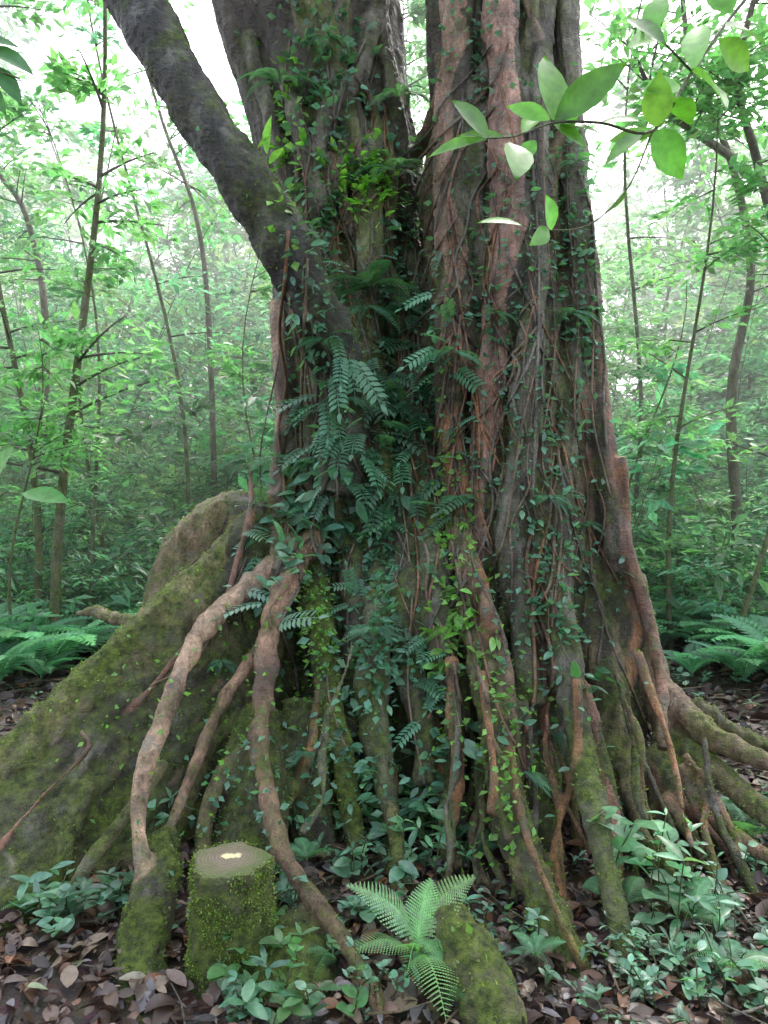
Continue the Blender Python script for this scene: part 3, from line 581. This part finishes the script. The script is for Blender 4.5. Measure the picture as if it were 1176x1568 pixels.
for k in range(26):
    y=rng.uniform(7.5,16); x=rng.uniform(-.7,.7)*y
    tree_s(A,B,x,y,rng.uniform(3,9),rng.uniform(.008,.06),8,34,.13,colr(y),.4,.9,.1,(.24,.23,.17,.3))
for (x,y,h) in [(.2,9.5,8.5),(.0,12,10.5),(.5,14,11)]:
    tree_s(A,B,x,y,h,.04,30,50,.16,colr(14),.45,1.3,.01)
wd=B.build('background_forest',M_bark2,True); A.build('foliage',M_bg,False,wd); print('bg tris',sum(len(f) for f in A.f),time.time()-T0)
a=MB();b=MB()
def crooked(path,r,mbw,mbl,nl=60,ls=.16,col=(.15,.31,.12)):
    q=cat([S(*p) for p in path],6); tube(mbw,q,np.linspace(r,r*.35,len(q)),8,(.18,.14,.11,.05))
    for k in range(14):
        i=rng.integers(len(q)//3,len(q)); a_=rng.random()*6.3; spray(mbl,q[i],(math.cos(a_),math.sin(a_),.2),1.2,nl,ls,col,mbw,.012)
crooked([(1130,830,9),(1120,600,9),(1150,420,9),(1120,250,8.8),(1060,100,8.5),(1040,-60,8)],.07,b,a)
crooked([(1190,820,8),(1200,450,8),(1160,250,8),(1130,120,7.6),(1170,-60,7)],.07,b,a)
crooked([(1120,240,8.8),(1060,200,8.2),(1010,160,7.8),(960,60,7.4)],.05,b,a,40)
w=b.build('forest_tree',M_bark2,True); a.build('leaves',M_bg,False,w)
a=MB();b=MB()
crooked([(330,820,10),(320,500,10),(300,330,10),(250,190,10),(200,20,10)],.045,b,a,40)
crooked([(60,820,10),(70,500,10),(40,330,10),(-10,250,10),(-60,100,10)],.06,b,a,50)
w=b.build('forest_tree',M_bark2,True); a.build('leaves',M_bg,False,w)
# ---------------- overhanging branch close to camera, right
a=MB();b=MB()
def br(path,r0,r1): q=cat([S(*p) for p in path],6); tube(b,q,np.linspace(r0,r1,len(q)),7,(.13,.16,.06,0))
br([(1300,-120,1.9),(1160,-20,1.8),(1060,110,1.7),(1000,200,1.62),(920,188,1.58),(848,188,1.55),(790,208,1.52),(745,212,1.5)],.005,.0015)
br([(1060,110,1.7),(1010,60,1.68),(960,30,1.65)],.003,.0015); br([(1000,200,1.62),(960,290,1.6),(900,345,1.6),(835,352,1.6),(800,345,1.6)],.002,.001)
for (u0,v0,u1,v1,w) in [(748,210,692,150,44),(745,213,652,238,24),(775,212,700,205,18),(790,222,792,272,48),(842,184,775,160,30),(846,184,838,80,64),(850,184,962,92,50),(858,190,925,204,34),(915,190,985,182,32),(848,190,900,225,30),(800,205,835,165,30),
   (1000,200,1048,275,60),(1005,195,1010,108,46),(990,200,925,250,40),(1000,205,930,215,26),(800,346,730,338,26),(845,352,838,298,36),(840,352,812,375,26),(960,288,925,330,26),(960,30,1022,66,34),(958,30,930,-20,40),(1010,60,960,70,30),(1000,50,1010,-10,40),
   (1060,110,1120,165,44),(1065,105,1070,30,44),(1110,40,1176,66,44),(1120,20,1090,-30,44),(1030,150,1060,190,40),(820,215,790,255,26),(880,190,870,150,26),(925,160,900,110,34),(1040,130,985,140,36),(1100,60,1150,110,40)]:
    d0=1.56+.0004*(u0-845); p0=S(u0,v0,d0); p1=S(u1,v1,d0+rng.normal()*.06); dv=p1-p0; L=np.linalg.norm(dv)
    nr=np.array([rng.normal()*.5,-1.0,.45+rng.normal()*.4]); inst(a,leafD,p0,dv,nr,L,w*d0/F,cv((.11,.29,.05),1,.4))
w=b.build('overhanging_branch',M_bark2,True); a.build('leaves',M_leaf,True,w)
a=MB();b=MB()
br([(-200,40,1.8),(-60,90,1.8),(0,110,1.8),(30,120,1.8)],.004,.002)
for (u0,v0,u1,v1,w) in [(-20,70,52,112,34),(-10,100,34,160,30),(-40,60,30,70,26),(-30,120,10,175,26)]:
    p0=S(u0,v0,1.8);p1=S(u1,v1,1.8); inst(a,leafD,p0,p1-p0,(.1,-.8,.6),np.linalg.norm(p1-p0),w*1.8/F,cv((.06,.18,.06),1))
w=b.build('overhanging_branch',M_bark2,True); a.build('leaves',M_leaf,True,w)
a=MB();b=MB(); br([(-60,1200,2.9),(-50,950,2.8),(-20,820,2.7),(0,760,2.6),(30,755,2.55)],.008,.002)
for (u0,v0,u1,v1,w) in [(35,755,108,768,36),(-10,740,20,680,40),(0,765,-40,800,30)]:
    p0=S(u0,v0,2.55);p1=S(u1,v1,2.5); inst(a,leafD,p0,p1-p0,(.1,-.7,.8),np.linalg.norm(p1-p0),w*2.5/F,cv((.08,.26,.05),1))
w=b.build('shrub',M_bark2,True); a.build('leaves',M_leaf,True,w)
# ---------------- mist hanging in the forest beyond the clearing
mb=MB(); bx=np.array([(x,y,z) for x in(-70,70) for y in(6.2,75) for z in(-3,26)],float)
mb.add(bx,[(0,1,3),(0,3,2),(4,6,7),(4,7,5),(0,4,5),(0,5,1),(2,3,7),(2,7,6),(0,2,6),(0,6,4),(1,5,7),(1,7,3)],(1,1,1)); m,nt=newmat('mist')
vs_=N(nt,'ShaderNodeVolumeScatter',Color=(.94,1,.97,1),Density=.02,Anisotropy=.3); o=N(nt,'ShaderNodeOutputMaterial'); nt.links.new(vs_.outputs[0],o.inputs['Volume']); mb.build('mist',m,False)
# ---------------- light
w=bpy.data.worlds.new('World'); scene.world=w; w.use_nodes=True; nt=w.node_tree; nt.nodes.clear()
sk=nt.nodes.new('ShaderNodeTexSky'); sk.sky_type='NISHITA'; sk.sun_disc=False; sk.sun_elevation=math.radians(55); sk.sun_rotation=math.radians(20); sk.air_density=1.0; sk.dust_density=4.0; sk.ozone_density=1.0
hs=nt.nodes.new('ShaderNodeHueSaturation'); hs.inputs['Saturation'].default_value=.45; hs.inputs['Value'].default_value=4.4; nt.links.new(sk.outputs[0],hs.inputs['Color'])
bg=nt.nodes.new('ShaderNodeBackground'); bg.inputs[1].default_value=.15; nt.links.new(hs.outputs[0],bg.inputs[0]); o=nt.nodes.new('ShaderNodeOutputWorld'); nt.links.new(bg.outputs[0],o.inputs[0])
su=bpy.data.lights.new('sun','SUN'); su.energy=4.0; su.angle=math.radians(15); su.color=(1,.97,.92); so=bpy.data.objects.new('sun',su); scene.collection.objects.link(so)
e,az=math.radians(55),math.radians(20); dirs=Vector((math.sin(az)*math.cos(e),math.cos(az)*math.cos(e),math.sin(e))); so.rotation_euler=dirs.to_track_quat('Z','Y').to_euler()
scene.view_settings.view_transform='Standard'; scene.view_settings.look='None'; scene.view_settings.exposure=0
cd=bpy.data.cameras.new('camera'); cam=bpy.data.objects.new('camera',cd); scene.collection.objects.link(cam); cam.location=(0,0,H); cam.rotation_euler=(math.radians(90),0,0)
cd.sensor_fit='VERTICAL'; cd.sensor_height=24; cd.lens=24/1.4; cd.clip_start=.05; cd.clip_end=600; scene.camera=cam
print('done',time.time()-T0)
